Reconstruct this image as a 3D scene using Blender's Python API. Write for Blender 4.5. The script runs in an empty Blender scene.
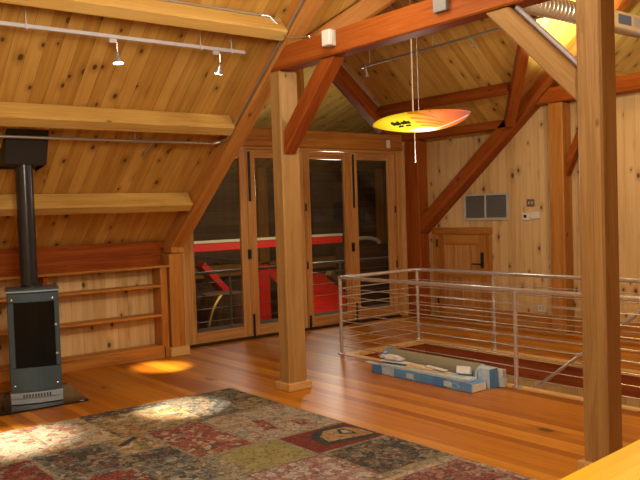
import bpy, bmesh, math, random
from mathutils import Vector, Matrix
random.seed(7)
C = bpy.context.scene.collection
PI = math.pi

# ------------------------------------------------------------------ helpers
class MB:
    """collects shapes, builds ONE mesh object; L is the grain direction used for the UVs"""
    def __init__(s, L=(1, 0, 0)):
        s.v = []; s.f = []; s.m = []; s.L = Vector(L).normalized()
    def add(s, vs, fs, mi=0):
        n = len(s.v); s.v += [Vector(p) for p in vs]
        for f in fs: s.f.append([i + n for i in f]); s.m.append(mi)
        return s
    def box(s, a, b, mi=0):
        (x0, y0, z0), (x1, y1, z1) = a, b
        vs = [(x0,y0,z0),(x1,y0,z0),(x1,y1,z0),(x0,y1,z0),(x0,y0,z1),(x1,y0,z1),(x1,y1,z1),(x0,y1,z1)]
        return s.add(vs, [(0,3,2,1),(4,5,6,7),(0,1,5,4),(1,2,6,5),(2,3,7,6),(3,0,4,7)], mi)
    def prism(s, poly, d, mi=0):
        """polygon of 3D points pushed along vector d"""
        n = len(poly); d = Vector(d); p = [Vector(q) for q in poly]
        fs = [tuple(range(n))[::-1], tuple(range(n, 2*n))]
        for i in range(n): fs.append((i, (i+1) % n, n+(i+1) % n, n+i))
        return s.add(p + [q + d for q in p], fs, mi)
    def yz(s, poly, x0, x1, mi=0):
        return s.prism([(x0, y, z) for y, z in poly], (x1-x0, 0, 0), mi)
    def xz(s, poly, y0, y1, mi=0):
        return s.prism([(x, y0, z) for x, z in poly], (0, y1-y0, 0), mi)
    def bar(s, p0, p1, w, h, up=(0, 0, 1), mi=0):
        p0, p1 = Vector(p0), Vector(p1); t = (p1-p0).normalized(); u = Vector(up)
        a = t.cross(u).normalized()*w/2; b = a.cross(t).normalized()*h/2
        vs = [p0-a-b, p0+a-b, p0+a+b, p0-a+b, p1-a-b, p1+a-b, p1+a+b, p1-a+b]
        return s.add(vs, [(0,3,2,1),(4,5,6,7),(0,1,5,4),(1,2,6,5),(2,3,7,6),(3,0,4,7)], mi)
    def tube(s, pts, r, n=12, mi=0, closed=True):
        pts = [Vector(p) for p in pts]; rings = []
        rr = r if isinstance(r, (list, tuple)) else [r]*len(pts)
        t0 = (pts[1]-pts[0]).normalized()
        ref = Vector((0, 0, 1)) if abs(t0.z) < .9 else Vector((1, 0, 0))
        a = t0.cross(ref).normalized(); base = len(s.v); vs = []; fs = []
        for i, p in enumerate(pts):
            if i == 0: t = t0
            elif i == len(pts)-1: t = (pts[i]-pts[i-1]).normalized()
            else: t = ((pts[i]-pts[i-1]).normalized()+(pts[i+1]-pts[i]).normalized()).normalized()
            a = (a - t*a.dot(t)).normalized(); b = t.cross(a)
            for k in range(n):
                an = 2*PI*k/n; vs.append(p + (a*math.cos(an)+b*math.sin(an))*rr[i])
        for i in range(len(pts)-1):
            for k in range(n):
                fs.append((i*n+k, i*n+(k+1) % n, (i+1)*n+(k+1) % n, (i+1)*n+k))
        if closed:
            fs.append(tuple(range(n))[::-1]); fs.append(tuple((len(pts)-1)*n+k for k in range(n)))
        return s.add(vs, fs, mi)
    def lathe(s, prof, o=(0, 0, 0), axis=(0, 0, 1), n=24, mi=0):
        o = Vector(o); q = Vector((0, 0, 1)).rotation_difference(Vector(axis).normalized())
        vs = []; fs = []
        for r, z in prof:
            for k in range(n):
                an = 2*PI*k/n; vs.append(o + q @ Vector((r*math.cos(an), r*math.sin(an), z)))
        for i in range(len(prof)-1):
            for k in range(n):
                fs.append((i*n+k, i*n+(k+1) % n, (i+1)*n+(k+1) % n, (i+1)*n+k))
        fs.append(tuple(range(n))[::-1]); fs.append(tuple((len(prof)-1)*n+k for k in range(n)))
        return s.add(vs, fs, mi)
    def build(s, name, mats, parent=None, bevel=0, smooth=False, seg=1):
        me = bpy.data.meshes.new(name)
        org = Vector((0, 0, 0))
        if parent is None:
            lo = Vector([min(v[i] for v in s.v) for i in range(3)]); hi = Vector([max(v[i] for v in s.v) for i in range(3)])
            org = Vector(((lo.x+hi.x)/2, (lo.y+hi.y)/2, lo.z))
        elif not parent.get('_local'):
            p = parent
            while p: org += p.location; p = p.parent
        me.from_pydata([v-org for v in s.v], [], s.f)
        for p, m in zip(me.polygons, s.m): p.material_index = m
        bm = bmesh.new(); bm.from_mesh(me)
        bmesh.ops.remove_doubles(bm, verts=bm.verts, dist=1e-6)
        bmesh.ops.recalc_face_normals(bm, faces=bm.faces)
        if bevel:
            es = [e for e in bm.edges if len(e.link_faces) == 2 and e.calc_face_angle(0) > .5]
            bmesh.ops.bevel(bm, geom=es, offset=bevel, segments=seg, affect='EDGES', profile=.5)
        uv = bm.loops.layers.uv.new('UVMap'); off = (random.random()*9, random.random()*9)
        for f in bm.faces:
            n = f.normal; L = s.L - n*s.L.dot(n)
            if L.length < .2:
                L = Vector((0, 0, 1)) if abs(n.z) < .8 else Vector((1, 0, 0)); L = L - n*L.dot(n)
            L.normalize(); V = n.cross(L)
            for l in f.loops:
                co = l.vert.co+org; l[uv].uv = (co.dot(L)+(off[0] if s.L.length else 0), co.dot(V)+off[1]*0)
            f.smooth = smooth
        bm.to_mesh(me); bm.free()
        for m in (mats if isinstance(mats, (list, tuple)) else [mats]): me.materials.append(m)
        o = bpy.data.objects.new(name, me); C.objects.link(o); o.location = org
        if smooth:
            try: me.set_sharp_from_angle(angle=.7)
            except Exception: pass
        if parent is not None:
            o.parent = parent
            o.location = (0, 0, 0)
        return o

def tag(o, label, cat, group=None, kind=None):
    o['label'] = label
    if cat: o['category'] = cat
    if group: o['group'] = group
    if kind: o['kind'] = kind
    return o
def struct(o, label=None, cat=None):
    o['kind'] = 'structure'
    if label: o['label'] = label
    if cat: o['category'] = cat
    return o
def thing(name, loc, label, cat, group=None, rz=0, kind=None):
    o = bpy.data.objects.new(name, None); C.objects.link(o); o.location = loc
    o.empty_display_size = .1
    if rz: o.rotation_euler = (0, 0, rz)
    return tag(o, label, cat, group, kind)

# ------------------------------------------------------------------ materials
class NT:
    def __init__(s, name):
        s.m = bpy.data.materials.new(name); s.m.use_nodes = True; s.t = s.m.node_tree
        s.t.nodes.clear(); s.out = s.n('ShaderNodeOutputMaterial')
    def n(s, typ, **k):
        o = s.t.nodes.new(typ)
        for a, b in k.items(): setattr(o, a, b)
        return o
    def link(s, a, b): s.t.links.new(a, b)
    def val(s, i, x):
        if hasattr(x, 'is_output'): s.link(x, i)
        else: i.default_value = x
    def math(s, op, a, b=0.0, c=0.0, clamp=False):
        o = s.n('ShaderNodeMath', operation=op, use_clamp=clamp)
        s.val(o.inputs[0], a); s.val(o.inputs[1], b); s.val(o.inputs[2], c); return o.outputs[0]
    def comb(s, x, y, z=0.0):
        o = s.n('ShaderNodeCombineXYZ')
        for i, q in zip(o.inputs, (x, y, z)): s.val(i, q)
        return o.outputs[0]
    def noise(s, vec, scale, detail=3, rough=.55, dist=0.0):
        o = s.n('ShaderNodeTexNoise'); s.link(vec, o.inputs['Vector'])
        o.inputs['Scale'].default_value = scale; o.inputs['Detail'].default_value = detail
        o.inputs['Roughness'].default_value = rough; o.inputs['Distortion'].default_value = dist
        return o.outputs[0]
    def white(s, x):
        o = s.n('ShaderNodeTexWhiteNoise', noise_dimensions='1D'); s.val(o.inputs['W'], x); return o.outputs['Value']
    def ramp(s, fac, stops, interp='LINEAR'):
        o = s.n('ShaderNodeValToRGB'); o.color_ramp.interpolation = interp
        e = o.color_ramp.elements
        while len(e) < len(stops): e.new(.5)
        for q, (p, c) in zip(e, stops): q.position = p; q.color = (*c, 1)
        s.val(o.inputs[0], fac); return o.outputs[0]
    def mix(s, f, a, b, mode='MIX'):
        o = s.n('ShaderNodeMix', data_type='RGBA', blend_type=mode)
        s.val(o.inputs[0], f)
        for i, q in ((6, a), (7, b)):
            if isinstance(q, tuple): o.inputs[i].default_value = (*q, 1)
            else: s.link(q, o.inputs[i])
        return o.outputs[2]
    def smooth(s, x, a, b):
        o = s.n('ShaderNodeMapRange', interpolation_type='SMOOTHSTEP')
        s.val(o.inputs[0], x); o.inputs[1].default_value = a; o.inputs[2].default_value = b
        return o.outputs[0]
    def uv(s):
        o = s.n('ShaderNodeUVMap'); sp = s.n('ShaderNodeSeparateXYZ'); s.link(o.outputs[0], sp.inputs[0])
        return sp.outputs[0], sp.outputs[1]
    def bsdf(s, col, rough=.5, metal=0.0, bump=None, bstr=.2, bdist=.01, **k):
        p = s.n('ShaderNodeBsdfPrincipled')
        if isinstance(col, tuple): p.inputs['Base Color'].default_value = (*col, 1)
        else: s.link(col, p.inputs['Base Color'])
        s.val(p.inputs['Roughness'], rough); p.inputs['Metallic'].default_value = metal
        for a, b in k.items():
            i = p.inputs[a.replace('_', ' ')]
            i.default_value = (*b, 1) if isinstance(b, tuple) else b
        if bump is not None:
            b = s.n('ShaderNodeBump'); b.inputs['Strength'].default_value = bstr; b.inputs['Distance'].default_value = bdist
            s.link(bump, b.inputs['Height']); s.link(b.outputs[0], p.inputs['Normal'])
        s.link(p.outputs[0], s.out.inputs[0]); return s.m

def boards(name, width, dark, mid, light, knots=.5, rough=.5, groove=.022, spec=.3, kscale=2.2, gdark=.3, var=.55):
    s = NT(name); u, v = s.uv()
    b = s.math('DIVIDE', v, width); idn = s.math('FLOOR', b); fr = s.math('SUBTRACT', b, idn)
    r = s.white(idn); r2 = s.white(s.math('ADD', idn, 31.7))
    uu = s.math('ADD', u, s.math('MULTIPLY', r, 17.0))
    g = s.noise(s.comb(s.math('MULTIPLY', uu, .9), s.math('MULTIPLY', v, 17.0), s.math('MULTIPLY', r, 40.0)), 1.0, 4, .6, .6)
    fine = s.noise(s.comb(s.math('MULTIPLY', uu, 3.0), s.math('MULTIPLY', v, 130.0), r), 1.0, 2)
    t = s.math('ADD', s.math('MULTIPLY', g, .75), s.math('MULTIPLY', s.math('SUBTRACT', r2, .5), var))
    t = s.math('ADD', t, s.math('MULTIPLY', s.math('SUBTRACT', fine, .5), .25))
    col = s.ramp(t, [(.15, dark), (.42, mid), (.75, light)])
    h = None
    if knots:
        vo = s.n('ShaderNodeTexVoronoi', feature='F1', voronoi_dimensions='2D')
        wob = s.noise(s.comb(s.math('MULTIPLY', uu, 14.0), s.math('MULTIPLY', v, 14.0), 0.0), 1.0, 2)
        s.link(s.comb(s.math('MULTIPLY', uu, kscale*.75), s.math('MULTIPLY', v, kscale*1.15), 0.0), vo.inputs['Vector'])
        vo.inputs['Scale'].default_value = 1.0
        sp = s.n('ShaderNodeSeparateColor'); s.link(vo.outputs['Color'], sp.inputs[0])
        d = s.math('MULTIPLY', vo.outputs['Distance'], s.math('ADD', .75, s.math('MULTIPLY', wob, .5)))
        d = s.math('DIVIDE', d, s.math('ADD', .75, s.math('MULTIPLY', sp.outputs[1], 1.25)))
        gate = s.math('LESS_THAN', sp.outputs[0], knots)
        halo = s.math('MULTIPLY', s.math('SUBTRACT', 1.0, s.smooth(d, .03, .17)), gate)
        core = s.math('MULTIPLY', s.math('SUBTRACT', 1.0, s.smooth(d, .026, .05)), gate)
        col = s.mix(s.math('MULTIPLY', halo, .5), col, tuple(c*.55 for c in dark))
        col = s.mix(s.math('MULTIPLY', core, .9), col, (.085, .028, .010))
    e = s.math('MINIMUM', fr, s.math('SUBTRACT', 1.0, fr))
    gv = s.smooth(e, groove*.3, groove)
    col = s.mix(gv, s.mix(1.0, col, (gdark, gdark, gdark), 'MULTIPLY'), col)
    return s.bsdf(col, rough, 0, gv, .35, .006, Specular_IOR_Level=spec)

def timber(name, dark, mid, light, rough=.45, spec=.2, vs=11.0):
    s = NT(name); u, v = s.uv()
    oi = s.n('ShaderNodeObjectInfo'); r = s.math('MULTIPLY', oi.outputs['Random'], 30.0)
    g = s.noise(s.comb(s.math('MULTIPLY', u, .7), s.math('MULTIPLY', v, vs), r), 1.0, 4, .6, .8)
    fine = s.noise(s.comb(s.math('MULTIPLY', u, 2.5), s.math('MULTIPLY', v, 120.0), r), 1.0, 2)
    rings = s.math('SINE', s.math('MULTIPLY', g, 55.0))
    t = s.math('ADD', s.math('MULTIPLY', g, .8), s.math('MULTIPLY', s.math('SUBTRACT', fine, .5), .4))
    t = s.math('ADD', t, s.math('MULTIPLY', rings, .035))
    t = s.math('ADD', t, s.math('MULTIPLY', s.math('SUBTRACT', oi.outputs['Random'], .5), .12))
    col = s.ramp(t, [(.2, dark), (.42, mid), (.68, light)])
    vo = s.n('ShaderNodeTexVoronoi', feature='F1', voronoi_dimensions='3D')
    s.link(s.comb(s.math('MULTIPLY', u, 1.6), s.math('MULTIPLY', v, 2.6), r), vo.inputs['Vector']); vo.inputs['Scale'].default_value = 1.0
    k = s.math('SUBTRACT', 1.0, s.smooth(vo.outputs['Distance'], .035, .07))
    col = s.mix(s.math('MULTIPLY', k, .7), col, tuple(c*.3 for c in dark))
    return s.bsdf(col, rough, 0, fine, .12, .003, Specular_IOR_Level=spec)

def plain(name, col, rough=.5, metal=0.0, var=.12, scale=20.0, **k):
    s = NT(name); tc = s.n('ShaderNodeTexCoord'); nz = s.noise(tc.outputs['Object'], scale, 3)
    c = s.mix(nz, tuple(max(0, x*(1-var)) for x in col), tuple(min(1, x*(1+var)) for x in col))
    return s.bsdf(c, rough, metal, nz, .05, .002, **k)
def emit(name, col, strength):
    s = NT(name); e = s.n('ShaderNodeEmission'); e.inputs[0].default_value = (*col, 1); e.inputs[1].default_value = strength
    s.link(e.outputs[0], s.out.inputs[0]); return s.m
def pane(name, tint, ior=1.5, rough=0.0):
    s = NT(name); tr = s.n('ShaderNodeBsdfTransparent'); tr.inputs[0].default_value = (*tint, 1)
    gl = s.n('ShaderNodeBsdfGlossy'); gl.inputs['Roughness'].default_value = rough
    ge = s.n('ShaderNodeNewGeometry'); dt = s.n('ShaderNodeVectorMath', operation='DOT_PRODUCT')
    s.link(ge.outputs['Normal'], dt.inputs[0]); s.link(ge.outputs['Incoming'], dt.inputs[1])
    c = s.math('ABSOLUTE', dt.outputs['Value'])
    f = s.math('ADD', .065, s.math('MULTIPLY', .935, s.math('POWER', s.math('SUBTRACT', 1.0, c), 5.0)))
    mx = s.n('ShaderNodeMixShader'); s.link(f, mx.inputs[0]); s.link(tr.outputs[0], mx.inputs[1]); s.link(gl.outputs[0], mx.inputs[2])
    s.link(mx.outputs[0], s.out.inputs[0]); return s.m

M = {}
M['ceil'] = boards('knotty pine ceiling boards', .135, (.42, .215, .04), (.57, .335, .08), (.66, .43, .135), knots=.95, rough=.45, kscale=2.9, var=.3, groove=.018)
M['wall'] = boards('pale knotty pine wall boards', .14, (.54, .355, .155), (.69, .50, .25), (.77, .59, .33), knots=.95, rough=.55, groove=.016, kscale=2.9, gdark=.5, var=.3)
M['floor'] = boards('oiled fir floor boards', .095, (.33, .10, .006), (.47, .175, .012), (.58, .255, .025), knots=.12, rough=.36, groove=.018, spec=.28, gdark=.5, kscale=1.6)
M['fir'] = timber('fir timber', (.30, .11, .022), (.46, .20, .042), (.56, .28, .075))
M['post'] = timber('planed fir post', (.26, .14, .045), (.37, .215, .075), (.45, .285, .11))
M['firred'] = timber('reddish fir timber', (.20, .042, .008), (.31, .08, .014), (.40, .125, .026), spec=.08)
M['purlin'] = timber('yellow pine timber', (.42, .24, .06), (.55, .345, .095), (.62, .42, .14), vs=9)
M['door'] = timber('varnished fir joinery', (.34, .15, .045), (.54, .28, .095), (.66, .40, .17), rough=.35, vs=20)
M['trim'] = timber('pale pine trim', (.48, .26, .09), (.66, .42, .17), (.76, .54, .27), vs=22)
M['table'] = timber('bright varnished pine table', (.55, .29, .004), (.70, .41, .006), (.78, .49, .012), rough=.3, vs=14)
M['cherry'] = timber('dark red fascia wood', (.17, .04, .014), (.27, .065, .022), (.36, .10, .035), rough=.3, vs=20)
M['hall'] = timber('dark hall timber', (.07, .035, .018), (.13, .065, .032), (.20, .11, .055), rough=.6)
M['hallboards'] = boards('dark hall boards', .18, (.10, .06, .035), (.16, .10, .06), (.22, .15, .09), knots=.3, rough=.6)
M['steel'] = plain('brushed stainless steel', (.70, .74, .80), .26, .75)
M['pipe'] = plain('galvanised conduit', (.52, .54, .56), .38, .85)
M['railmetal'] = plain('satin aluminium track', (.46, .45, .50), .6, .2)
M['darkpipe'] = plain('dark grey railing metal', (.16, .18, .20), .4, .6)
M['duct'] = plain('galvanised duct metal', (.66, .66, .62), .3, .9)
M['black'] = plain('black enamel', (.012, .018, .026), .22, Specular_IOR_Level=.7)
M['blackmat'] = plain('black iron', (.012, .012, .013), .5)
M['stove'] = plain('slate grey stove enamel', (.065, .12, .17), .33, .3)
M['stovelight'] = plain('pale grey stove casting', (.36, .46, .58), .4, .2)
M['stoveglass'] = plain('dark stove glass', (.006, .008, .008), .12, Specular_IOR_Level=.25)
M['hearth'] = plain('black hearth glass', (.010, .012, .014), .05, Specular_IOR_Level=.3)
M['white'] = plain('white plastic', (.78, .77, .76), .4, var=.04)
M['grey'] = plain('grey painted metal', (.50, .49, .47), .5)
M['slat'] = plain('dark grey grille slats', (.16, .17, .17), .5)
M['screen'] = plain('dark screen', (.03, .035, .04), .2)
M['regblue'] = plain('blue grey damper', (.13, .17, .30), .4)
M['plate'] = plain('dull grey plate', (.20, .20, .20), .5)
M['brass'] = plain('brass', (.72, .46, .12), .3, .9)
M['bronze'] = plain('bronze switch plate', (.28, .22, .16), .4, .6)
M['red'] = plain('red paint', (.85, .02, .012), .45)
M['cream'] = plain('cream paint', (.75, .62, .36), .5)
M['glass'] = pane('door glass', (.80, .84, .84))
M['nightglass'] = plain('night window glass', (.02, .03, .045), .05)
M['bulb'] = emit('lit lamp face', (1.0, .95, .85), 14)
M['bluecard'] = None

def wovencard():
    s = NT('blue printed carton'); u, v = s.uv()
    b = s.math('FLOOR', s.math('MULTIPLY', u, 5.6)); r = s.white(b)
    n = s.noise(s.comb(s.math('MULTIPLY', u, 30.0), s.math('MULTIPLY', v, 40.0), 0.0), 1.0, 2)
    t = s.math('ADD', s.math('MULTIPLY', r, .6), s.math('MULTIPLY', n, .5))
    col = s.ramp(t, [(.30, (.07, .24, .64)), (.62, (.12, .36, .74)), (.74, (.34, .56, .82)), (.92, (.60, .72, .84))])
    return s.bsdf(col, .35)
M['bluecard'] = wovencard()
M['palecard'] = plain('pale blue carton', (.50, .66, .84), .5, var=.3, scale=25)
M['whitecard'] = plain('white carton', (.72, .76, .82), .5, var=.2, scale=30)
M['felt'] = plain('grey green underlay', (.24, .235, .17), .8, var=.15, scale=60)
M['wrap'] = plain('crumpled pale plastic', (.68, .72, .80), .25, var=.3, scale=30)
M['offcut'] = timber('cream offcuts', (.55, .42, .26), (.70, .58, .40), (.80, .70, .54), vs=25)

# ------------------------------------------------------------------ key measures
S = .81                                     # roof pitch
low = lambda y: 8.212 - S*y                 # rafter underside
ceil = lambda y: 8.472 - S*y                # ceiling boards
dR = lambda x: 10.355 - .85*x               # dormer, right slope
dL = lambda x: 3.31 + .85*(x-4.6)           # dormer, left slope
RX, RZ, RY = 6.444, 4.878, 4.437            # dormer ridge
X1, X1b = 4.41, 4.60                        # near bent
X2, X2b = 8.75, 8.95                        # far bent at the gable partition
YR = 2.8                                    # main ridge
XW, XE = -2.6, 12.6
YS = -3.2
slopeN = Vector((0, -1, S)).normalized()

# ------------------------------------------------------------------ shell
OX0, OX1, OY0, OY1 = 5.90, 7.20, 3.3, 7.0   # stair opening
m = MB((0, 1, 0))
for (x0, x1, y0, y1) in ((XW, OX0, YS, 9.08), (OX0, OX1, OY1, 9.08), (OX0, OX1, YS, OY0), (OX1, XE, YS, 9.08)):
    m.box((x0, y0, -.12), (x1, y1, 0))
struct(m.build('floor', M['floor']), 'glossy orange fir board floor')

T = .06
m = MB(slopeN)
up = Vector((0, S, 1)).normalized()*T
def roof_poly(pts):
    m.prism([(x, y, ceil(y)) for x, y in pts], up)
roof_poly([(XW, 9.0), (4.6, 9.0), (4.6, YR), (XW, YR)])
roof_poly([(4.6, 6.372), (RX, RY), (X2, 6.86), (X2, YR), (4.6, YR)])
roof_poly([(X2b+.06, 9.0), (XE, 9.0), (XE, YR), (X2, YR), (X2, 6.86), (X2b+.06, 6.86)])
struct(m.build('ceiling', M['ceil']), 'knotty pine board ceiling of the main roof slope')
m = MB((0, 1, S))
m.prism([(XW, YR, ceil(YR)), (XE, YR, ceil(YR)), (XE, YS, ceil(YR)-S*(YR-YS)), (XW, YS, ceil(YR)-S*(YR-YS))], (0, 0, T))
struct(m.build('ceiling_south', M['ceil']), 'pine ceiling slope behind the viewer')
m = MB((1, 0, -.85))
m.prism([(RX, 9.08, RZ), (X2b+.1, 9.08, dR(X2b+.1)), (X2b+.1, 6.86, dR(X2b+.1)), (X2, 6.86, dR(X2)), (RX, RY, RZ)], (.04, 0, .05))
struct(m.build('ceiling_dormer_right', M['ceil']), 'pine ceiling slope right of the dormer ridge')
m = MB((1, 0, .85))
m.prism([(RX, 9.08, RZ), (RX, RY, RZ), (4.6, 6.372, dL(4.6)), (4.55, 6.372, dL(4.55)), (4.55, 9.08, dL(4.55))], (-.04, 0, .05))
struct(m.build('ceiling_dormer_left', M['ceil']), 'pine ceiling slope left of the dormer ridge')
m = MB((0, 0, 1)); m.yz([(6.36, 3.33), (9.08, 3.33), (9.08, ceil(9.08)), (8.9, ceil(8.9)+.02)], 4.54, 4.6)
struct(m.build('wall_dormer_cheek', M['wall']), 'pine cheek wall of the dormer')

# gable partition of pale pine, with its timbers in front
m = MB((0, 0, 1))
m.yz([(9.08, -.0), (9.08, dR(X2b)), (7.0, dR(X2b)), (6.84, 2.95), (6.45, 3.24), (YS, 3.24), (YS, 0)], X2b, X2b+.09)
struct(m.build('wall_right', M['wall']), 'pale knotty pine partition wall with vertical boards')
m = MB((0, 0, 1)); m.box((XE, YS, -.1), (XE+.1, 9.1, 6.3)); struct(m.build('wall_far_bay', M['wall']))
m = MB((0, 0, 1)); m.box((XW-.1, YS, -.1), (XW, 9.1, 6.3)); struct(m.build('wall_left', M['wall']))
m = MB((0, 0, 1)); m.box((XW, YS-.1, -.1), (XE, YS, 1.7)); struct(m.build('wall_south', M['wall']))
m = MB((0, 0, 1)); m.box((XW, 8.96, 0), (4.6, 9.06, 1.5)); struct(m.build('wall_knee', M['wall']), 'outer knee wall behind the shelves')
m = MB((0, 0, 1)); m.box((X2b+.09, 8.96, 0), (XE, 9.06, 1.5)); struct(m.build('wall_knee_far', M['wall']))

m = MB((0, 1, 0)); m.box((X2b-.02, YS+.05, 0), (X2b, 5.455, .21)); m.box((X2b-.02, 5.685, 0), (X2b, 5.925, .21)); m.box((X2b-.02, 6.155, 0), (X2b, 7.275, .21))
struct(m.build('baseboard_right', M['fir']), 'tall fir baseboard along the pine wall')
# stairwell
m = MB((0, 1, 0)); m.box((OX1-.03, OY0-.9, -.245), (OX1-.002, OY1-.002, -.036)); m.box((OX0+.002, OY1-.03, -.245), (OX1-.03, OY1-.002, -.036))
m.box((OX0+.002, OY0-.9, -.245), (OX0+.03, OY1-.03, -.036))
struct(m.build('trim_1', M['cherry']), 'dark red fascia board around the stair opening')
m = MB((0, 1, 0)); w = .075
m.box((OX1-.045, OY0, -.035), (OX1+w, OY1+w, .006)); m.box((OX0-w, OY1-.045, -.035), (OX1-.045, OY1+w, .006)); m.box((OX0-w, OY0, -.035), (OX0+.045, OY1-.045, .006))
struct(m.build('trim_2', M['trim']), 'pale wooden nosing around the stair opening')
m = MB((0, 0, 1)); m.box((OX1+.005, 2.0, -2.8), (OX1+.1, OY1+.1, -.246)); m.box((OX0-.1, OY1+.005, -2.8), (OX1, OY1+.1, -.246)); m.box((OX0-.1, 2.0, -2.8), (OX0-.005, OY1, -.246)); m.box((OX0-.1, 1.9, -2.8), (OX1+.1, 2.0, -.13))
struct(m.build('wall_stairwell', M['wall']), 'pine boarding lining the stairwell below the floor')
m = MB((0, 1, 0)); m.box((OX0-.1, 1.9, -2.9), (OX1+.1, OY1+.1, -2.8)); struct(m.build('floor_stairwell', M['floor']))
t = thing('staircase', (6.5, 5.2, -2.8), 'wooden stair descending inside the railed floor opening', 'staircase')
st = MB((0, 1, 0)); st.bar((5.96, 3.42, -.26), (5.96, 6.75, -2.72), .04, .26); st.bar((7.14, 3.42, -.26), (7.14, 6.75, -2.72), .04, .26)
st.build('stringer', M['fir'], t)
for i in range(13):
    k = MB((1, 0, 0)); y = 3.6+i*.262; z = -.2-i*.195
    k.box((5.98, y-.13, z-.04), (7.12, y+.15, z)); k.build('tread', M['floor'], t)

# ------------------------------------------------------------------ timbers
def timber_obj(mb, name, label, cat, group=None, mat='fir', bevel=.012):
    return tag(mb.build(name, M[mat], None, bevel), label, cat, group)

# near bent
m = MB(slopeN); m.yz([(8.50, low(8.5)), (8.50, 1.255), (8.72, 1.255), (8.72, ceil(8.72)), (2.95, ceil(2.95)), (2.95, low(2.95))], X1, X1b)
timber_obj(m, 'rafter', 'large sloping timber rafter rising from the shelf end, grey conduit along it', 'rafter')
m = MB(slopeN); m.yz([(8.62, low(8.62)), (8.62, ceil(8.62)), (2.95, ceil(2.95)), (2.95, low(2.95))], X2, X2b)
timber_obj(m, 'rafter', 'red-brown sloping rafter crossing the pine wall above the small door', 'rafter', mat='firred')
BX0, BX1 = 4.283, 4.457
m = MB((0, 0, 1)); m.box((BX0, 5.955, 0), (4.495, 6.119, 3.047))
t = thing('timber_post', (4.38, 6.04, 0), 'squared timber post in front of the glass doors', 'post')
m.build('shaft', M['post'], t, .012)
b = MB((1, 0, 0)); b.box((4.25, 5.915, 0), (4.52, 6.15, .075)); b.build('base_trim', M['trim'], t, .006)
m = MB((0, 0, 1)); m.box((BX0, 2.624, 0), (BX1, 2.796, 5.9))
t = thing('timber_post', (4.37, 2.71, 0), 'thick foreground timber post right of the railing, running out of the top', 'post')
m.build('shaft', M['post'], t, .012)
b = MB((1, 0, 0)); b.box((4.255, 2.595, 0), (4.485, 2.825, .075)); b.build('base_trim', M['trim'], t, .006)
m = MB((0, 1, 0)); m.yz([(2.80, 3.05), (6.122, 3.05), (5.862, 3.259), (2.80, 3.262)], BX0, BX1)
timber_obj(m, 'tie_beam', 'heavy red-brown horizontal tie beam between the two big posts', 'beam', mat='firred')
m = MB((0, 1, 0)); m.box((BX0, YS+.05, 3.05), (BX1, 2.62, 3.262))
timber_obj(m, 'tie_beam', 'tie beam continuing past the foreground post out of view', 'beam', mat='firred')
m = MB((0, -1, 1)); m.yz([(5.95, 2.252), (5.95, 2.475), (5.38, 3.045), (5.165, 3.045)], 4.30, 4.44)
timber_obj(m, 'knee_brace', 'short diagonal brace from the post by the doors up to the tie beam', 'brace', mat='firred')
m = MB((0, 1, 1)); m.yz([(2.80, 2.335), (2.80, 2.533), (3.312, 3.045), (3.517, 3.045)], 4.295, 4.43)
timber_obj(m, 'knee_brace', 'diagonal brace from the foreground post up left to the tie beam', 'brace', mat='post')
m = MB((0, 0, 1)); m.box((4.372, 8.50, 0), (4.56, 8.72, 1.25))
t = thing('timber_post', (4.465, 8.61, 0), 'short post under the rafter foot at the end of the shelves', 'post')
m.build('shaft', M['fir'], t, .006)
b = MB((1, 0, 0)); b.box((4.345, 8.475, 0), (4.60, 8.72, .11)); b.build('base_trim', M['trim'], t, .004)
m = MB((0, 1, 0)); m.box((4.42, 6.40, 3.10), (4.58, 8.83, 3.30))
timber_obj(m, 'dormer_eave_beam', 'eave beam behind the big rafter, left of the dormer', 'beam', mat='firred')

# gable partition timbers
m = MB((0, 0, 1)); m.box((8.74, 8.53, 0), (8.95, 8.83, 2.78))
timber_obj(m, 'timber_post', 'red-brown corner post right of the glass doors', 'post', mat='firred')
m = MB((0, 0, 1)); m.box((8.75, 5.93, 0), (8.95, 6.15, 3.03))
timber_obj(m, 'timber_post', 'post against the pine wall right of the vent grille', 'post', mat='fir')
m = MB((0, 0, 1)); m.box((8.75, 5.46, 0), (8.95, 5.68, 3.03))
timber_obj(m, 'timber_post', 'post on the pine wall mostly hidden by the foreground post', 'post', mat='fir')
m = MB((0, -1, 1)); m.yz([(5.925, 2.06), (5.925, 2.30), (5.685, 2.78), (5.685, 2.56)], 8.80, 8.92)
timber_obj(m, 'knee_brace', 'short brace on the pine wall between two wall posts', 'brace', mat='firred')
m = MB((0, 1, 0)); m.yz([(YS+.05, 3.035), (6.375, 3.035), (6.12, 3.24), (YS+.05, 3.24)], 8.75, 8.95)
timber_obj(m, 'tie_beam', 'red-brown tie beam along the top of the pine wall', 'beam', mat='firred')
m = MB((0, 1, 0)); m.box((8.75, 6.80, 2.785), (8.95, 9.04, 2.905))
timber_obj(m, 'dormer_eave_beam', 'eave beam on the corner post above the pine wall', 'beam', mat='firred')
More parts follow.
